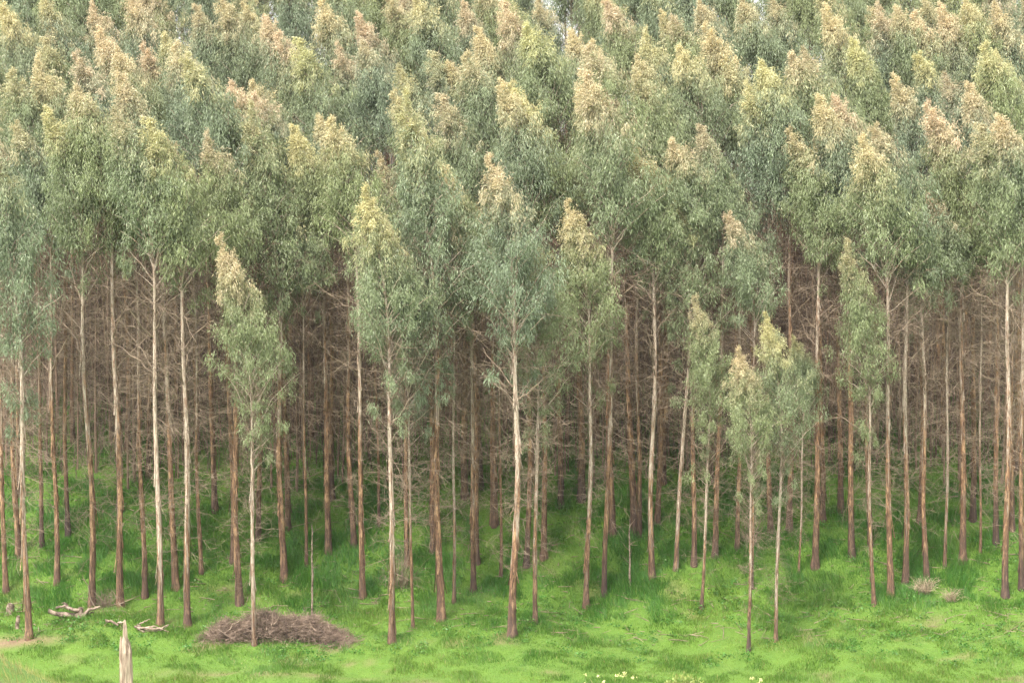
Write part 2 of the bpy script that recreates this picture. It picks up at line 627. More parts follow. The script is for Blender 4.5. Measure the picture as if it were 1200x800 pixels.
    branches = tubes(np.array(BP), np.array(BR), 4)

    # dead lower branches and their twigs
    nd = 150
    z0 = H0 * (.10 + .60 * r.random(nd) ** .60)
    az = r.uniform(0, 2 * PI, nd)
    ln = r.uniform(.4, 2.3, nd) * (.65 + .5 * z0 / 10)
    el = np.radians(r.uniform(-38, 48, nd) + z0 * 1.8)
    out = np.stack([np.cos(az) * np.cos(el), np.sin(az) * np.cos(el), np.sin(el)], 1)
    s = np.linspace(0, 1, 5)
    P = axis(z0)[:, None, :] + out[:, None, :] * (s[None, :] * ln[:, None])[..., None]
    P[:, :, 2] += (s ** 2)[None, :] * (ln * r.uniform(-.40, .25, nd))[:, None]
    P[:, 1:] += r.normal(0, .04, (nd, 4, 3))
    Rr = np.outer(r.uniform(.006, .012, nd), np.linspace(1, .35, 5))
    tw, tr = [], []
    for q in range(8):
        si = r.integers(1, 5, nd)
        st = P[np.arange(nd), si]
        dd = unit(out + r.normal(0, .75, (nd, 3)))
        l2 = r.uniform(.2, .8, nd)
        e = st + dd * l2[:, None]
        e[:, 2] += r.uniform(-.2, .1, nd)
        tw.append(np.stack([st, (st + e) / 2 + r.normal(0, .04, (nd, 3)), e], 1))
        tr.append(np.outer(r.uniform(.0036, .0062, nd), [1, .8, .45]))
    twigs = join([tubes(P, Rr, 3), tubes(np.concatenate(tw), np.concatenate(tr), 3)])

    # a few stouter bare limbs under the crown, each a mesh of its own
    limbs = []
    for q in range(5):
        zz = r.uniform(.46, .66) * H0
        az = r.uniform(0, 2 * PI)
        ll = r.uniform(1.3, 2.6)
        el = math.radians(r.uniform(28, 58))
        o = np.array([math.cos(az) * math.cos(el), math.sin(az) * math.cos(el), math.sin(el)])
        s = np.linspace(0, 1, 7)
        p = axis(np.array(zz))[None] + o[None] * (s * ll)[:, None]
        p[:, 2] += np.sin(s * PI) * r.uniform(-.2, .25)
        p[1:] += r.normal(0, .035, (6, 3))
        parts = [tubes(p[None], np.linspace(.036, .010, 7)[None], 5)]
        for w in range(4):
            i0 = int(r.integers(2, 6))
            e = p[i0] + unit(o + r.normal(0, .6, 3)) * r.uniform(.4, 1.0)
            parts.append(tubes(np.stack([p[i0], (p[i0] + e) / 2 + r.normal(0, .04, 3), e])[None], np.array([[.013, .010, .004]]), 3))
        limbs.append(join(parts))
    return dict(trunk=mesh('trunk', *trunk, M_BARK, smooth=True), crown=mesh('crown', leaves[0], leaves[1], M_LEAF, leaves[2]),
                branches=mesh('branches', *branches, M_BARK, smooth=True), twigs=mesh('dead_twigs', *twigs, M_TWIG),
                limbs=[mesh('limb', *q, M_TWIG, smooth=True) for q in limbs], tip=axis(np.array(H0))[0])


LONG = [variant(100 + i, True) for i in range(6)]      # crowns reaching far down, as on the front trees
SHORT = [variant(200 + i, False) for i in range(11)]
tree_spots = []          # (x, y) of every tree placed so far
TREES = []


def plant(x, y, h, v, lean=0, leany=0, width=1.0, brown=.5, dark=.5, hue=.5, green=.5, young=.5, full=True, spread=1.0, rz=None, deep=False):
    z = float(terrain(x, y))
    root = bpy.data.objects.new('eucalyptus_tree', None)
    root.empty_display_size = .5
    COL.objects.link(root)
    s = h / H0
    root.location, root.scale = (x, y, z), (s, s, s)
    root.rotation_euler = (leany, lean, random.uniform(-.4, .4) if rz is None else rz)
    pool = LONG if deep else SHORT
    va = pool[v % len(pool)]
    t = obj('trunk', va['trunk'], root)
    t.scale = (width / s ** .3, width / s ** .3, 1)
    t.color = (brown * .78, dark, .5, 1)
    c = obj('crown', va['crown'], root)
    c.scale = (spread, spread, 1)
    c.color = (hue, green, young, 1)
    b = obj('branches', va['branches'], root)
    b.scale = (spread, spread, 1)
    b.color = (.35, .2, .5, 1)
    obj('dead_twigs', va['twigs'], root)
    if full:
        for q in va['limbs']:
            obj('limb', q, root)
    for o in (c, b):
        o['kind'] = 'stuff'
    tree_spots.append((x, y))
    TREES.append(root)
    return root


# trunks read off the photograph: base x, base y, x where the trunk crosses row 440, tip x, tip y (0 = not told apart), girth, brown, dark
TR = [
    (7, 694, -3, 0, 0, .9, .55, .2), (34, 748, 26, 14, 170, 1.0, .30, .1), (22, 652, 16, 0, 0, 1.0, .6, .3), (49, 640, 46, 0, 0, .7, .6, .8),
    (67, 685, 61, 0, 0, .9, .55, .3), (80, 628, 77, 0, 0, .8, .7, .9), (108, 710, 99, 80, 140, 1.05, .50, .4), (141, 711, 133, 112, 112, 1.05, .5, .3),
    (140, 600, 136, 0, 0, .9, .7, .8), (170, 700, 163, 0, 0, .9, .65, .5), (188, 732, 182, 168, 140, .95, .16, .2), (206, 690, 195, 190, 98, 1.0, .45, .2),
    (220, 733, 215, 200, 150, 1.05, .26, .4), (236, 672, 231, 0, 0, .7, .55, .3), (252, 600, 247, 0, 0, .95, .7, .5), (274, 658, 269, 262, 75, 1.05, .75, .5),
    (281, 708, 276, 268, 170, 1.15, .70, .6), (298, 756, 296, 287, 288, .85, .14, .1), (303, 632, 302, 0, 0, .9, .7, .6), (333, 680, 330, 306, 133, 1.1, .5, .3),
    (337, 620, 335, 0, 0, 1.0, .7, .5), (359, 663, 356, 0, 0, .6, .5, .4), (385, 648, 381, 362, 157, 1.1, .65, .5), (389, 585, 387, 0, 0, 1.0, .8, .6),
    (415, 640, 410, 0, 0, 1.0, .65, .5), (425, 700, 421, 398, 148, .95, .5, .3), (444, 617, 441, 0, 0, .6, .7, .7), (459, 754, 456, 440, 228, 1.05, .30, .35),
    (477, 665, 476, 465, 190, .9, .6, .4), (484, 735, 478, 0, 0, .55, .4, .2), (507, 650, 504, 0, 0, .9, .65, .6), (517, 727, 513, 498, 120, 1.15, .65, .3),
    (532, 707, 532, 0, 0, .6, .2, .2), (555, 693, 553, 548, 203, .95, .5, .6), (545, 582, 543, 0, 0, 1.2, .7, .4), (563, 573, 561, 0, 0, 1.0, .75, .8),
    (579, 615, 579, 0, 0, 1.2, .7, .5), (587, 676, 586, 0, 0, .6, .6, .3), (600, 745, 603, 602, 194, 1.25, .36, .65), (617, 665, 618, 617, 108, .9, .65, .8),
    (627, 730, 631, 648, 262, .85, .35, .5), (637, 655, 636, 0, 0, .95, .6, .3), (657, 594, 656, 0, 0, .9, .7, .8), (681, 587, 680, 0, 0, 1.4, .8, .8),
    (687, 712, 691, 686, 245, 1.0, .30, .3), (708, 698, 714, 692, 95, .8, .45, .9), (718, 627, 716, 0, 0, 1.1, .6, .4), (744, 625, 737, 720, 62, 1.15, .65, .6),
    (749, 628, 748, 0, 0, .8, .5, .5), (764, 677, 767, 751, 180, 1.05, .26, .4), (770, 615, 772, 0, 0, 1.0, .65, .4), (776, 567, 776, 0, 0, 1.2, .75, .3),
    (792, 668, 806, 812, 222, .9, .16, .2), (813, 663, 815, 798, 172, .95, .55, .6), (822, 715, 834, 830, 356, .75, .30, .6), (838, 652, 844, 838, 158, 1.0, .6, .7),
    (864, 643, 867, 860, 200, .9, .6, .6), (877, 763, 882, 880, 414, .75, .30, .7), (909, 752, 920, 912, 376, .8, .18, .2), (881, 690, 883, 0, 0, .55, .6, .8),
    (903, 625, 903, 885, 110, .9, .65, .6), (936, 672, 943, 936, 400, .6, .25, .2), (925, 625, 925, 0, 0, 1.0, .7, .7), (955, 665, 957, 942, 160, 1.1, .7, .5),
    (964, 610, 964, 0, 0, .9, .7, .4), (985, 602, 983, 0, 0, 1.0, .7, .6), (998, 652, 996, 970, 122, 1.05, .7, .6), (1024, 709, 1019, 1005, 290, .8, .40, .2),
    (1020, 640, 1017, 0, 0, .8, .6, .7), (1044, 698, 1042, 1017, 168, 1.05, .5, .2), (1061, 683, 1062, 1055, 155, 1.0, .40, .5), (1086, 678, 1083, 1070, 225, 1.0, .6, .5),
    (1078, 612, 1078, 0, 0, .9, .7, .4), (1107, 664, 1110, 0, 0, .6, .2, .2), (1128, 660, 1127, 1114, 130, 1.1, .6, .5), (1149, 648, 1150, 0, 0, .5, .4, .2),
    (1140, 610, 1141, 0, 0, 1.0, .75, .7), (1167, 637, 1168, 0, 0, .9, .65, .8), (1178, 699, 1180, 1165, 155, 1.1, .50, .75), (1197, 690, 1198, 1196, 145, .9, .5, .8),
    (1186, 622, 1187, 0, 0, .8, .6, .4),
]
# crown tips read off the upper canopy: x, y, hue (0 yellow, 1 pink)
TIPS = [
    (72, 35, .6), (118, 14, .8), (125, 42, .7), (97, 72, .9), (48, 80, .5), (150, 68, .6), (185, 62, .9), (208, 48, .3), (168, 2, .7), (243, 15, .7),
    (278, 4, .6), (325, 25, .8), (345, 45, .9), (375, 55, .0), (300, 106, .9), (328, 118, .9), (10, 92, .5), (22, 12, .3), (405, 65, .9), (430, 25, .9), (437, 60, .7),
    (475, 2, .7), (510, 4, .3), (487, 86, .3), (550, 12, .8), (600, 10, .8), (520, 70, .4), (552, 82, .6), (605, 72, .6), (650, 38, .0), (685, 42, .5),
    (708, 55, .5), (730, 5, .9), (760, 48, .2), (790, 22, .4), (750, 75, .5), (833, 10, .6), (850, 40, .5), (820, 62, .3), (910, 82, .1), (930, 65, .8),
    (958, 70, .8), (915, 5, .6), (1012, 55, .0), (1030, 15, .5), (1064, 14, .6), (1092, 20, .7), (1095, 68, .1), (1048, 26, .8), (1120, 16, .7), (1150, 6, .4),
    (1155, 48, .2), (1131, 95, .9), (1173, 60, .2), (1010, 120, .9), (1197, 50, .3), (1188, 12, .6), (460, 118, .5), (655, 150, .6), (575, 40, .5),
    (540, 120, .8), (230, 60, .6), (60, 5, .3), (395, 20, .5), (780, 95, .6), (870, 78, .4), (635, 4, .6), (975, 18, .5), (880, 8, .6), (1080, 100, .6),
]


def lean_of(xb, yb, x440, X, Y, Z):
    p = at_plane(x440, 440, Y)
    return math.atan2(p[0] - X, p[2] - Z)


def height_for(X, Y, Z, lean, ytip):
    lo, hi = 5, 32
    for _ in range(40):
        h = (lo + hi) / 2
        if project(np.array([X + math.sin(lean) * h, Y, Z + math.cos(lean) * h]))[1] > ytip:
            lo = h
        else:
            hi = h
    return h


def crown_tip(o):
    h = o.scale[2] * H0
    px, py = project(np.array([o.location.x + math.sin(o.rotation_euler.y) * h - .9, o.location.y, o.location.z + h]))
    return float(px), float(py)


SRC = {}
tips = list(TIPS)
DEEP = {(34, 748), (298, 756), (459, 754), (484, 735), (477, 665), (600, 745), (627, 730), (687, 712), (822, 715), (877, 763), (909, 752), (1024, 709), (792, 668), (333, 680), (517, 727)}
vi = 0
for (xb, yb, x4, xt, yt, gi, br, dk) in TR:
    X, Y, Z = ray_ground(xb, yb)
    if xt:                                         # the lean that carries the tip where it stands
        le = lean_of(xb, yb, x4, X, Y, Z)
        h = height_for(X, Y, Z, le, yt)
        hue = random.choice([.2, .5, .7, .9])
    else:
        le = lean_of(xb, yb, x4, X, Y, Z)
        h = random.uniform(19, 21.2) * (.85 if gi < .65 else 1)
        px, py = project(np.array([X + math.sin(le) * h - .7, Y, Z + h]))
        cand = [(abs(px - t[0]) + abs(py - t[1]), t) for t in tips]
        dist, t = min(cand) if cand else (999, None)
        if dist < 60:
            tips.remove(t)
            h = height_for(X, Y, Z, le, t[1])
            hue = t[2]
        else:
            hue = random.choice([.2, .5, .7, .9])
    o = plant(X, Y, h, vi, le, random.uniform(-.01, .01), gi, br, dk, hue, random.random(), random.uniform(.22, .62), deep=(xb, yb) in DEEP)
    SRC[o.name] = ('trunk', xb, yb, gi, br, dk)
    vi += 1

for (tx, ty, hue) in tips:
    h = random.uniform(18.5, 21)
    lo, hi = 88, 140
    for _ in range(40):
        Y = (lo + hi) / 2
        X = at_plane(tx, ty, Y)[0]
        if project(np.array([X, Y, float(terrain(X, Y)) + h]))[1] > ty:
            lo = Y
        else:
            hi = Y
    X += .7
    if min((X - a) ** 2 + (Y - b) ** 2 for a, b in tree_spots) < 1.0:
        Y += 1.3
    o = plant(X, Y, h, vi, random.uniform(-.02, .01), 0, random.uniform(.85, 1.1), random.uniform(.5, .75), random.random() * .6, hue, random.random(), random.uniform(.30, .70), full=False)
    SRC[o.name] = ('crown', *crown_tip(o), hue)
    vi += 1

# the rows between and behind, seen as trunks and as pieces of crown
fill = []
for Yr in np.arange(94, 129, 2.5):
    for Xr in np.arange(-.275 * Yr, .275 * Yr, 2.7):
        X, Y = Xr + random.uniform(-.8, .8), Yr + random.uniform(-.7, .7)
        px = project(np.array([X, Y, 20.0]))[0]
        lim = 128 - 11 * float(sstep(760, 1000, px))
        if Y > lim or not -25 < px < 1225:
            continue
        if min((X - a) ** 2 + (Y - b) ** 2 for a, b in tree_spots) < (2.9 if Y < 104 else 2.45 if Y < 107 else 1.95) ** 2:
            continue
        fill.append((Y, X))
        tree_spots.append((X, Y))
for (Y, X) in sorted(fill)[:300 - len(TREES)]:
    h, hue = random.uniform(18.6, 20.8), random.choice([.2, .5, .7, .9])
    o = plant(X, Y, h, vi, random.uniform(-.02, .015), 0, random.uniform(.8, 1.1), random.uniform(.5, .8), random.random() * .7, hue, random.random(), random.uniform(.22, .62), full=False)
    SRC[o.name] = ('crown', *crown_tip(o), hue)
    vi += 1

# what tells each tree apart
ORD = 'first second third fourth fifth sixth seventh eighth ninth tenth eleventh twelfth thirteenth fourteenth fifteenth sixteenth seventeenth eighteenth nineteenth'.split()


def ordinal(i):
    if i < 19:
        return ORD[i]
    t, u = divmod(i + 1, 10)
    tens = {2: 'twent', 3: 'thirt', 4: 'fort', 5: 'fift', 6: 'sixt', 7: 'sevent', 8: 'eight', 9: 'ninet'}[t]
    return tens + 'ieth' if u == 0 else tens + 'y-' + ORD[u - 1]


OWN = {
    (34, 748): 'tall eucalyptus with pale grey trunk, front tree at the far left beside the bare soil',
    (108, 710): 'brown-barked eucalyptus rooted just behind the pale forked fallen limb',
    (141, 711): 'straight brown eucalyptus between the forked fallen limb and the heap of split bark',
    (188, 732): 'eucalyptus with creamy pale trunk whose foot touches the heap of split bark',
    (220, 733): 'tall eucalyptus with patchy pale trunk between the bark heap and the brush pile',
    (281, 708): 'stout red-brown eucalyptus trunk rising just behind the left end of the brush pile',
    (298, 756): 'slim pale eucalyptus growing out of the brush pile, with a low crown',
    (459, 754): 'front eucalyptus with pale upper trunk and low ragged crown, midway between brush pile and centre',
    (484, 735): 'thin whippy eucalyptus close to the right of the low ragged-crowned front tree',
    (517, 727): 'stout eucalyptus with shaggy red-brown bark, left of the tall central front tree',
    (532, 707): 'very thin pale grey pole of a eucalyptus left of the tall central tree',
    (555, 693): 'eucalyptus with dark burnt-looking foot just left of the tall central front tree',
    (600, 745): 'tall central front eucalyptus with dark foot and creamy peeling trunk',
    (627, 730): 'slender eucalyptus with dark foot standing close right of the tall central front tree',
    (681, 587): 'stout dark brown trunk deep in shade between the central tree and lone sapling',
    (687, 712): 'eucalyptus with straight light tan trunk left of the lone dead sapling',
    (708, 698): 'thin eucalyptus with blackened foot just left of the lone dead sapling',
    (764, 677): 'eucalyptus with long creamy trunk just right of the lone dead sapling',
    (792, 668): 'pale eucalyptus leaning clearly to the right, right of the lone dead sapling',
    (822, 715): 'short young eucalyptus with thin tan trunk and orange tip, left of the slim front pair',
    (877, 763): 'nearest slim eucalyptus with black foot, left one of the small front pair',
    (909, 752): 'slim white-trunked eucalyptus, right one of the small front pair, bushy crown',
    (936, 672): 'thin short eucalyptus with pale trunk just behind the small front pair',
    (1024, 709): 'low-crowned eucalyptus with slim tan trunk, front tree between slim pair and dead bushes',
    (1044, 698): 'tall tan-barked eucalyptus left of the larger pale dead bush',
    (1107, 664): 'thin pale straight trunk standing right behind the two pale dead bushes',
    (1149, 648): 'very thin pale pole right of the two pale dead bushes',
    (1178, 699): 'tall eucalyptus with dark-footed brown trunk near the right frame edge',
    (1197, 690): 'dark trunk cut by the right frame edge',
}
ANCH = [(-99, ''), (34, 'far left front tree'), (108, 'fallen limb tree'), (188, 'bark heap tree'), (298, 'brush pile tree'), (459, 'low ragged-crowned front tree'),
        (600, 'tall central front tree'), (738, 'lone dead sapling'), (909, 'slim front pair'), (1083, 'larger pale dead bush')]
trunks = sorted((v[1], v[2], k) for k, v in SRC.items() if v[0] == 'trunk')
ranks = {}
for xb, yb, k in trunks:
    a = max(i for i, q in enumerate(ANCH) if q[0] < xb)
    ranks.setdefault(a, []).append(k)
LINES = {}
for a, ks in ranks.items():
    for i, k in enumerate(ks):
        _, xb, yb, gi, br, dk = SRC[k]
        size = 'thin' if gi < .72 else 'stout' if gi > 1.08 else 'medium-thick'
        bark = 'pale' if br < .35 else 'dark' if dk > .7 else 'red-brown' if br > .62 else 'brown'
        deep = 'deep in shade' if yb < 630 else 'midway up the slope' if yb < 680 else 'near the front'
        place = ordinal(i) + (' trunk from the left edge' if a == 0 else ' trunk right of the ' + ANCH[a][1])
        LINES[k] = OWN.get((xb, yb)) or f'{size} {bark} eucalyptus {deep}, {place}'
CAN = [(14, 'far left front tree'), (168, 'bark heap tree'), (287, 'brush pile tree'), (440, 'low ragged-crowned front tree'), (602, 'tall central front tree'),
       (738, 'lone dead sapling'), (895, 'slim front pair'), (1083, 'larger pale dead bush'), (1200, 'right edge trunk')]
cols, cut = {}, []
for k, v in SRC.items():
    if v[0] != 'crown':
        continue
    _, px, py, hue = v
    if py < -45:
        LINES[k] = 'far eucalyptus deep in the stand, only pieces of it showing between nearer trees'
        continue
    if py < 2:
        cut.append((px, k))
        continue
    a = min(range(len(CAN)), key=lambda i: abs(CAN[i][0] - px))
    d = px - CAN[a][0]
    side = 'straight above' if abs(d) < 24 else 'up left of' if d < 0 else 'up right of'
    cols.setdefault((a, side), []).append((-py, k))
for (a, side), ks in cols.items():
    for i, (_, k) in enumerate(sorted(ks)):
        hue = SRC[k][3]
        tone = 'yellow-tipped' if hue < .35 else 'straw-tipped' if hue < .62 else 'peach-tipped' if hue < .85 else 'pinkish-tipped'
        LINES[k] = f'{tone} canopy eucalyptus, {ordinal(i)} crown {side} the {CAN[a][1]}'
for i, (_, k) in enumerate(sorted(cut)):
    LINES[k] = f'far eucalyptus whose tip the top frame edge cuts off, {ordinal(i)} from the left'
for o in TREES:
    tag(o, LINES[o.name], 'tree', 'eucalyptus trees of the plantation')
print('TREES', len(TREES), len(set(LINES.values())), max(len(v.split()) for v in LINES.values()))

# sticks and shed bark on the floor of the stand
r = np.random.default_rng(14)
n = 2600
Y = 83 + 19 * r.random(n)
X = (r.random(n) * 2 - 1) * .28 * Y
c = np.stack([X, Y, terrain(X, Y) + r.uniform(.02, .12, n)], 1)
az = r.uniform(0, 2 * PI, n)
d = np.stack([np.cos(az), np.sin(az), r.uniform(-.1, .3, n)], 1) * (.08 + .6 * r.random(n) ** 3)[:, None]
V, F = tubes(np.stack([c - d, c + r.normal(0, .02, (n, 3)), c + d], 1), np.outer(r.uniform(.007, .020, n), [1, .9, .5]), 4)
tag(obj('forest_litter', mesh('forest_litter', V, F, M_TWIG)), 'scattered dead sticks and shed bark lying in the grass under the trees', 'litter', kind='stuff')

# ------------------------------------------------------------------ thicket of bare stems deep under the canopy
r = np.random.default_rng(11)
n = 8000
Y = 96 + 27 * r.random(n) ** .9
X = (r.random(n) * 2 - 1) * .285 * Y
Z = terrain(X, Y)
hh = r.uniform(1.5, 11, n) * sstep(94, 101, Y) + .6
b = np.stack([X, Y, Z - .1], 1)
e = b + np.stack([r.normal(0, .10, n) * hh, r.normal(0, .10, n) * hh, hh], 1)
s = np.linspace(0, 1, 4)
P = b[:, None] * (1 - s)[None, :, None] + e[:, None] * s[None, :, None]
P[:, 1:] += r.normal(0, .08, (n, 3, 3))
parts = [tubes(P, np.outer(r.uniform(.012, .035, n), [1, .75, .5, .25]), 3)]
for q in range(6):
    i = r.integers(1, 4, n)
    st = P[np.arange(n), i] * .7 + P[np.arange(n), i - 1] * .3
    l2 = r.uniform(.3, 1.2, n)
    d = unit(np.stack([r.normal(0, 1, n), r.normal(0, 1, n), r.uniform(-.2, 2.2, n)], 1))
    en = st + d * l2[:, None]
    parts.append(tubes(np.stack([st, (st + en) / 2 + r.normal(0, .07, (n, 3)), en], 1), np.outer(r.uniform(.005, .010, n), [1, .8, .4]), 3))
V, F = join(parts)
parts = []
tag(obj('undergrowth', mesh('undergrowth', V, F, M_THICKET)), 'brown thicket of bare dead stems filling the dark forest interior', 'undergrowth', kind='stuff')
n = 760                                                     # dead suppressed poles among them
Y = 95 + 27 * r.random(n)
X = (r.random(n) * 2 - 1) * .28 * Y
b = np.stack([X, Y, terrain(X, Y) - .1], 1)
e = b + np.stack([r.normal(0, .25, n), r.normal(0, .25, n), r.uniform(7, 13, n)], 1)
s = np.linspace(0, 1, 5)
P = b[:, None] * (1 - s)[None, :, None] + e[:, None] * s[None, :, None]
P[:, 1:] += r.normal(0, .05, (n, 4, 3))
parts.append(tubes(P, np.outer(r.uniform(.035, .085, n), [1, .9, .8, .6, .3]), 6))
V, F = join(parts)
tag(obj('bare_poles', mesh('bare_poles', V, F, M_POLE, smooth=True)), 'countless thin bare brown trunks crowding the shade behind the nearer trees', 'bare trunks', kind='stuff')


# ------------------------------------------------------------------ things on the grass
def bent(p0, p1, n=7, wob=.05, sag=0, r=rng):
    s = np.linspace(0, 1, n)
    p = np.asarray(p0, float)[None] * (1 - s)[:, None] + np.asarray(p1, float)[None] * s[:, None]
    p[1:-1] += r.normal(0, wob, (n - 2, 3))
    p[:, 2] += np.sin(s * PI) * sag
    return p


def limb_mesh(name, p, rad, material, r=rng, k=8):
    p = np.asarray(p, float)
    n = len(p)
    V, F = tubes(p[None], np.asarray(rad)[None], k)
    V = V.reshape(n, k, 3)
    V += (V - p[:, None]) * r.uniform(-.22, .22, (n, k, 1))
    V = V.reshape(-1, 3)
    V = np.concatenate([V, p[[0, -1]]])
    caps = []
    for j in range(k):
        caps.append((j, j, (j + 1) % k, n * k))
        caps.append(((n - 1) * k + (j + 1) % k, (n - 1) * k + (j + 1) % k, (n - 1) * k + j, n * k + 1))
    me = bpy.data.meshes.new(name)
    me.from_pydata(V.tolist(), [], F.tolist() + [c[1:] for c in caps])
    me.polygons.foreach_set('use_smooth', np.full(len(me.polygons), True))
    me.materials.append(material)
    return me


def empty_at(name, px, py):
    X, Y, Z = ray_ground(px, py)
    e = bpy.data.objects.new(name, None)
    e.location = (X, Y, Z)
    e.empty_display_size = .5
    COL.objects.link(e)
    return e, Y


def gp(e, px, py, dy=0.0):
    """point of the photograph at the thing's own distance, in the thing's space"""
    return at_plane(px, py, e.location.y + dy) - np.array(e.location)


# brush pile
e, Y = empty_at('brush_pile', 322, 757)
tag(e, 'long heap of grey-brown dead brush around the foot of a slim pale tree', 'brush pile')
r = np.random.default_rng(21)
n = 9500
u = np.clip(r.uniform(-1, 1, n) + r.normal(0, .07, n), -1.2, 1.2)
top = np.clip(1 - np.abs(u) ** 4.0, .05, 1) * (.40 + 1.1 * noise2(u * 6.5 + 9, u * 0 + .3)) * np.where(u > .55, .8, 1)
c = np.stack([u * 3.05, r.normal(0, .34, n) + .75 - .55 * np.clip(u - .35, 0, 1), 0 * u], 1)
c[:, 2] = np.clip(r.random(n) ** .7 * top * np.exp(-((c[:, 1] - .75) / 1.1) ** 2), .02, 2)
c[:, 0] += .12 * c[:, 1]
wx, wy = c[:, 0] + e.location.x, c[:, 1] + e.location.y
c[:, 2] += terrain(wx, wy) - e.location.z
d = unit(r.normal(0, 1, (n, 3)) * np.array([1, .8, .6]))
l2 = .07 + .5 * r.random(n) ** 2.5
P = np.stack([c - d * l2[:, None], c + r.normal(0, .05, (n, 3)), c + d * l2[:, None]], 1)
V, F = tubes(P, np.outer(r.uniform(.004, .010, n), [1, .8, .4]), 3)
obj('twig_heap', mesh('twig_heap', V, F, M_BRUSH), e, 'stuff')
for q in range(44):
    ux = r.uniform(-2.7, 2.9)
    zz = .9 * (1 - abs(ux / 3.05) ** 3) * r.uniform(.3, 1)
    p0 = np.array([ux, r.uniform(.1, 1.0), zz])
    p1 = p0 + np.array([r.uniform(-1, 1), r.uniform(-.3, .3), r.uniform(-.4, .8)])
    p1[2] = max(p1[2], .05)
    obj('stick', limb_mesh('stick', bent(p0, p1, 5, .03, 0, r), np.linspace(r.uniform(.018, .034), .008, 5), M_LOG if q % 2 else M_BRUSH, r, 5), e)

# fallen forked branch on the left
e, Y = empty_at('fallen_branch', 92, 724)
tag(e, 'pale forked dead limb lying on the grass left of the others', 'fallen branch')
for (pts, r0, r1) in (
        ([(57, 715), (70, 720), (82, 721), (98, 722)], .10, .13), ([(66, 711), (74, 709), (84, 713), (93, 715)], .05, .09),
        ([(72, 706), (77, 709), (82, 713)], .03, .06), ([(92, 723), (94, 716), (96, 711)], .17, .08), ([(97, 721), (104, 714), (117, 711)], .10, .04),
        ([(101, 720), (110, 717)], .05, .03)):
    p = np.array([gp(e, *q) + np.array([0, random.uniform(-.15, .15), 0]) for q in pts])
    s0 = np.linspace(0, 1, len(p))
    s1 = np.linspace(0, 1, 9)
    p = np.stack([np.interp(s1, s0, p[:, k]) for k in range(3)], 1) + rng.normal(0, .015, (9, 3))
    obj('limb', limb_mesh('limb', p, np.linspace(r0, r1, 9), M_LOG, rng, 9), e)

e, Y = empty_at('fallen_branch', 172, 738)
tag(e, 'low heap of split bark and sticks lying against a pale trunk', 'fallen branch')
for (pts, r0, r1) in (
        ([(124, 727), (135, 730), (146, 728)], .07, .04), ([(130, 726), (140, 731)], .04, .04), ([(160, 732), (172, 738), (186, 737), (198, 732)], .06, .03),
        ([(158, 733), (175, 734), (192, 735)], .05, .03), ([(163, 731), (176, 725)], .04, .015), ([(164, 734), (178, 740), (190, 736)], .05, .03),
        ([(168, 735), (181, 732), (199, 738)], .035, .02), ([(162, 735), (170, 739), (183, 739)], .05, .04)):
    p = np.array([gp(e, *q) + np.array([0, random.uniform(-.25, .1), 0]) for q in pts])
    s0 = np.linspace(0, 1, len(p))
    s1 = np.linspace(0, 1, 9)
    p = np.stack([np.interp(s1, s0, p[:, k]) for k in range(3)], 1) + rng.normal(0, .015, (9, 3))
    obj('stick', limb_mesh('stick', p, np.linspace(r0, r1, 9), M_LOG, rng, 7), e)

# short stumps and log ends at the far left
for (px, py, hh, rad, la, cat, nm) in ((11, 719, .45, .16, 'stubby grey stump in the grass at the far left', 'stump', 'tree_stump'),
                                       (20, 736, .55, .09, 'thin broken grey stub sticking up beside the leftmost front trunk', 'stump', 'tree_stump')):
    X, Y, Z = ray_ground(px, py)
    p = bent((0, 0, -.15), (.06, 0, hh), 7, .01)
    o = obj(nm, limb_mesh(nm, p, np.array([1.25, 1.1, 1, 1, .97, .95, .7]) * rad, M_LOG, rng, 10))
    o.location = (X, Y, Z)
    tag(o, la, cat)


# bare dead bushes
def dead_bush(px, py, n, w, h, la, seed, material=M_TWIG, long=()):
    e, Y = empty_at('dead_bush', px, py)
    tag(e, la, 'dead bush')
    r = np.random.default_rng(seed)
    az = r.uniform(0, 2 * PI, n)
    R = r.uniform(.2, 1, n) * w
    hh = r.uniform(.3, 1, n) * h
    s = np.linspace(0, 1, 6)
    P = np.zeros((n, 6, 3))
    P[:, :, 0] = (np.cos(az) * R)[:, None] * s + (r.normal(0, .12, n) * w)[:, None]
    P[:, :, 1] = (np.sin(az) * R * .7)[:, None] * s
    P[:, :, 2] = hh[:, None] * np.sin(s * r.uniform(1.4, 2.7, n)[:, None]) + .02
    P[:, 1:] += r.normal(0, .03, (n, 5, 3))
    V, F = tubes(P, np.outer(r.uniform(.006, .011, n), np.linspace(1, .4, 6)), 3)
    obj('dead_stems', mesh('dead_stems', V, F, material), e, 'stuff')
    for (a, b) in long:
        p = bent(gp(e, *a), gp(e, *b), 6, .04, .08, r)
        obj('stick', limb_mesh('stick', p, np.linspace(.032, .010, 6), M_TWIG, r, 5), e)


dead_bush(1083, 697, 150, .95, .8, 'low tangle of pale dead stems on the right slope, larger of two', 5, M_STRAW)
dead_bush(1115, 706, 80, .75, .65, 'small sprawling pale dead bush on the right slope', 6, M_STRAW)
dead_bush(125, 712, 70, 1.3, .8, 'grey dead bush with long bare sticks among the left trunks', 8,
          long=(((112, 712), (96, 672)), ((150, 722), (128, 690)), ((128, 716), (164, 697)), ((138, 720), (150, 706)), ((118, 716), (136, 708))))
dead_bush(880, 640, 70, 1.3, 1.9, 'grey leafless bush behind the small slim trees on the right', 10)
dead_bush(470, 690, 70, 1.5, 1.8, 'sprawling leafless bush by the front trunk left of centre', 12)


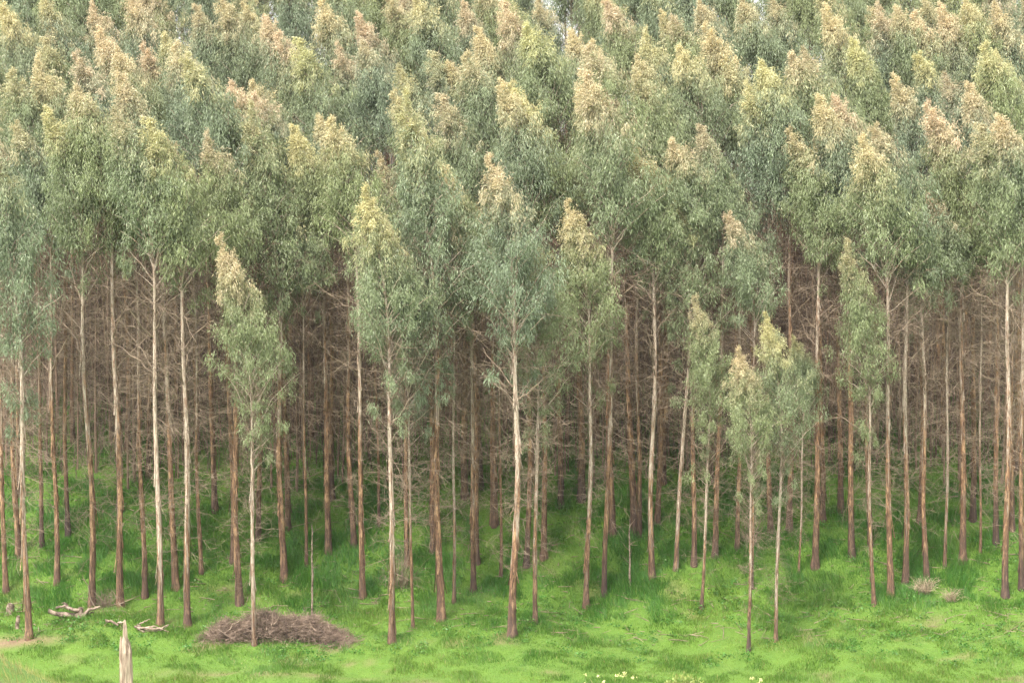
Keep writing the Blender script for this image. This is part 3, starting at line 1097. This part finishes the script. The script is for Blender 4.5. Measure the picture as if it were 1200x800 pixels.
# dead saplings
def sapling(px, py, ptop, la, rad=.055):
    X, Y, Z = ray_ground(px, py)
    e = bpy.data.objects.new('dead_sapling', None)
    e.location = (X, Y, Z)
    COL.objects.link(e)
    tag(e, la, 'sapling')
    h = (at_plane(px, ptop, Y) - np.array([X, Y, Z]))[2]
    p = bent((0, 0, -.1), (random.uniform(-.05, .05), 0, h), 12, .012)
    obj('stem', limb_mesh('stem', p, np.linspace(rad, rad * .45, 12), M_LOG, rng, 7), e)
    for q in range(7):
        i = random.randint(4, 10)
        a = random.uniform(0, 6.28)
        obj('twig', limb_mesh('twig', bent(p[i], p[i] + np.array([math.cos(a) * .5, math.sin(a) * .4, random.uniform(.0, .5)]), 4, .02), np.array([.013, .011, .008, .005]), M_TWIG, rng, 4), e)


sapling(366, 721, 614, 'bare straight dead sapling rising from the right half of the brush pile')
sapling(738, 686, 608, 'short bare dead sapling standing alone in grass right of centre', .05)

# broken post on the near bank
Yp = 50.0
pt = at_plane(146, 727, Yp)
zb = float(terrain(pt[0], Yp))
e = bpy.data.objects.new('broken_post', None)
e.location = (pt[0], Yp, zb)
COL.objects.link(e)
tag(e, 'splintered pale wooden post broken to a point at the lower left', 'post')
hp = pt[2] - zb
r = np.random.default_rng(33)


def splinter(name, x0, z0, x1, z1, w0, w1, wt, seed, yo=0.0, jag=.05):
    rr = np.random.default_rng(seed)
    nz, k = 26, 14
    t = np.linspace(0, 1, nz)
    z = z0 + (z1 - z0) * t
    cx = x0 + (x1 - x0) * t
    rad = np.interp(t, [0, .55, .85, 1], [w0, w1, wt * 1.5, wt * .55])
    a = np.arange(k) / k * 2 * PI
    groove = 1 + .45 * (rr.random(k) - .5)[None, :] + .14 * (noise2(a[None] * 3 + seed, z[:, None] * 4) - .5)
    V = np.stack([cx[:, None] + rad[:, None] * groove * np.cos(a), yo + rad[:, None] * groove * np.sin(a) * .9, z[:, None] + 0 * a + jag * rr.random(k)[None] * (t[:, None] > .9)], -1).reshape(-1, 3)
    i, j = np.arange(nz - 1)[:, None] * k, np.arange(k)[None, :]
    F = np.stack([i + j, i + (j + 1) % k, i + k + (j + 1) % k, i + k + j], -1).reshape(-1, 4)
    obj(name, mesh(name, V, F, M_POST), e)


splinter('shaft', .0, -.4, .01, hp - .52, .165, .155, .10, 1, jag=.20)
splinter('splinter', .02, hp - .75, .0, hp, .075, .068, .036, 2)
splinter('splinter', -.085, hp - 1.0, -.095, hp - .42, .06, .05, .02, 3, -.03)
splinter('splinter', .10, hp - 1.1, .085, hp - .60, .055, .045, .018, 4, -.04)

# ------------------------------------------------------------------ flowering weeds at the bottom edge, on the near bank
M_STEM, _n, _l, _b = mat('weed_green')
_b.inputs['Base Color'].default_value = (.17, .25, .07, 1)
M_FLOWER, _n, _l, _b = mat('yellow_petal')
_b.inputs['Base Color'].default_value = (.62, .58, .26, 1)


def flower_weed(px, ptop, la, seed, spread=.14, heads=4):
    r = np.random.default_rng(seed)
    Yf = 27.0
    p = at_plane(px, ptop, Yf)
    zb = float(terrain(p[0], Yf))
    e = bpy.data.objects.new('flowering_weed', None)
    e.location = (p[0], Yf, zb)
    COL.objects.link(e)
    tag(e, la, 'wild flower', 'yellow flowering weeds on the near bank')
    h = p[2] - zb
    for q in range(heads):
        tx, ty, tz = r.normal(0, spread), r.normal(0, .08), h * r.uniform(.86, 1.0) if q else h
        obj('stem', limb_mesh('stem', bent((r.normal(0, .03), 0, -.05), (tx, ty, tz), 6, .01, 0, r), np.linspace(.006, .003, 6), M_STEM, r, 4), e)
        m = 16
        c = np.array([tx, ty, tz]) + r.normal(0, 1, (m, 3)) * np.array([.016, .016, .012])
        d = unit(r.normal(0, 1, (m, 3)) + np.array([0, -.4, .6]))
        s = unit(np.cross(d, r.normal(0, 1, (m, 3))))
        w = np.cross(d, s)
        V = np.stack([c - s * .009, c - w * .009, c + s * .009, c + w * .009], 1).reshape(-1, 3)
        obj('flower_head', mesh('flower_head', V, np.arange(4 * m).reshape(-1, 4), M_FLOWER), e)


flower_weed(698, 793, 'yellow wild flowers poking up at the bottom edge, leftmost clump', 1)
flower_weed(730, 788, 'taller yellow wild flowers at the bottom edge beside the leftmost clump', 2)
flower_weed(881, 792, 'small yellow wild flower under the two slim front trees on the right', 3, .05, 3)

# pale low shrub at the bottom edge
r = np.random.default_rng(44)
Yf = 26.0
p = at_plane(803, 790, Yf)
zb = float(terrain(p[0], Yf))
e = bpy.data.objects.new('low_shrub', None)
e.location = (p[0], Yf, zb)
COL.objects.link(e)
tag(e, 'pale green rounded shrub top showing at the bottom edge', 'shrub')
hs_ = p[2] - zb
n = 3600
q = unit(r.normal(0, 1, (n, 3)))
q[:, 2] = np.abs(q[:, 2])
c = q * np.array([.46, .4, hs_]) * (r.random(n) ** .33)[:, None]
d = unit(q + r.normal(0, .5, (n, 3)))
s = unit(np.cross(d, r.normal(0, 1, (n, 3))))
ln = r.uniform(.03, .06, n)[:, None]
V = np.stack([c, c + d * ln * .5 + s * ln * .25, c + d * ln, c + d * ln * .5 - s * ln * .25], 1).reshape(-1, 3)
o = obj('foliage', mesh('foliage', V, np.arange(4 * n).reshape(-1, 4), M_GRASS, {'rnd': np.repeat(r.random(n), 4), 'lush': np.full(4 * n, .1), 'dry': np.full(4 * n, .35)}), e, 'stuff')
st = np.stack([np.zeros((18, 3)), c[:18] * .6, c[:18]], 1)
obj('stems', mesh('stems', *tubes(st, np.tile([.01, .007, .004], (18, 1)), 4), M_STEM), e, 'stuff')

# ------------------------------------------------------------------ thin damp air
import bmesh
bm = bmesh.new()
bmesh.ops.create_cube(bm, size=1)
me = bpy.data.meshes.new('haze')
bm.to_mesh(me)
bm.free()
hz = obj('haze', me)
zl = float(gz.min()) - 1
zt = 75.0
hz.scale = (13000, 7000, zt - zl)
hz.location = (0, 2800, (zt + zl) / 2)
m, n, l, b = mat('haze')
n.remove(b)
pv = n.new('ShaderNodeVolumePrincipled')
pv.inputs['Density'].default_value = HAZE
pv.inputs['Color'].default_value = (.93, .95, .97, 1)
pv.inputs['Anisotropy'].default_value = .2
l.new(pv.outputs[0], n['Material Output'].inputs['Volume'])
me.materials.append(m)
tag(hz, 'thin pale haze over the whole slope, thicker towards the far trees', 'haze', kind='stuff')

print('TRIS', sum(sum(len(p.vertices) - 2 for p in me.polygons) if len(me.polygons) < 5000 else len(me.loops) - 2 * len(me.polygons) for me in bpy.data.meshes if me.users))
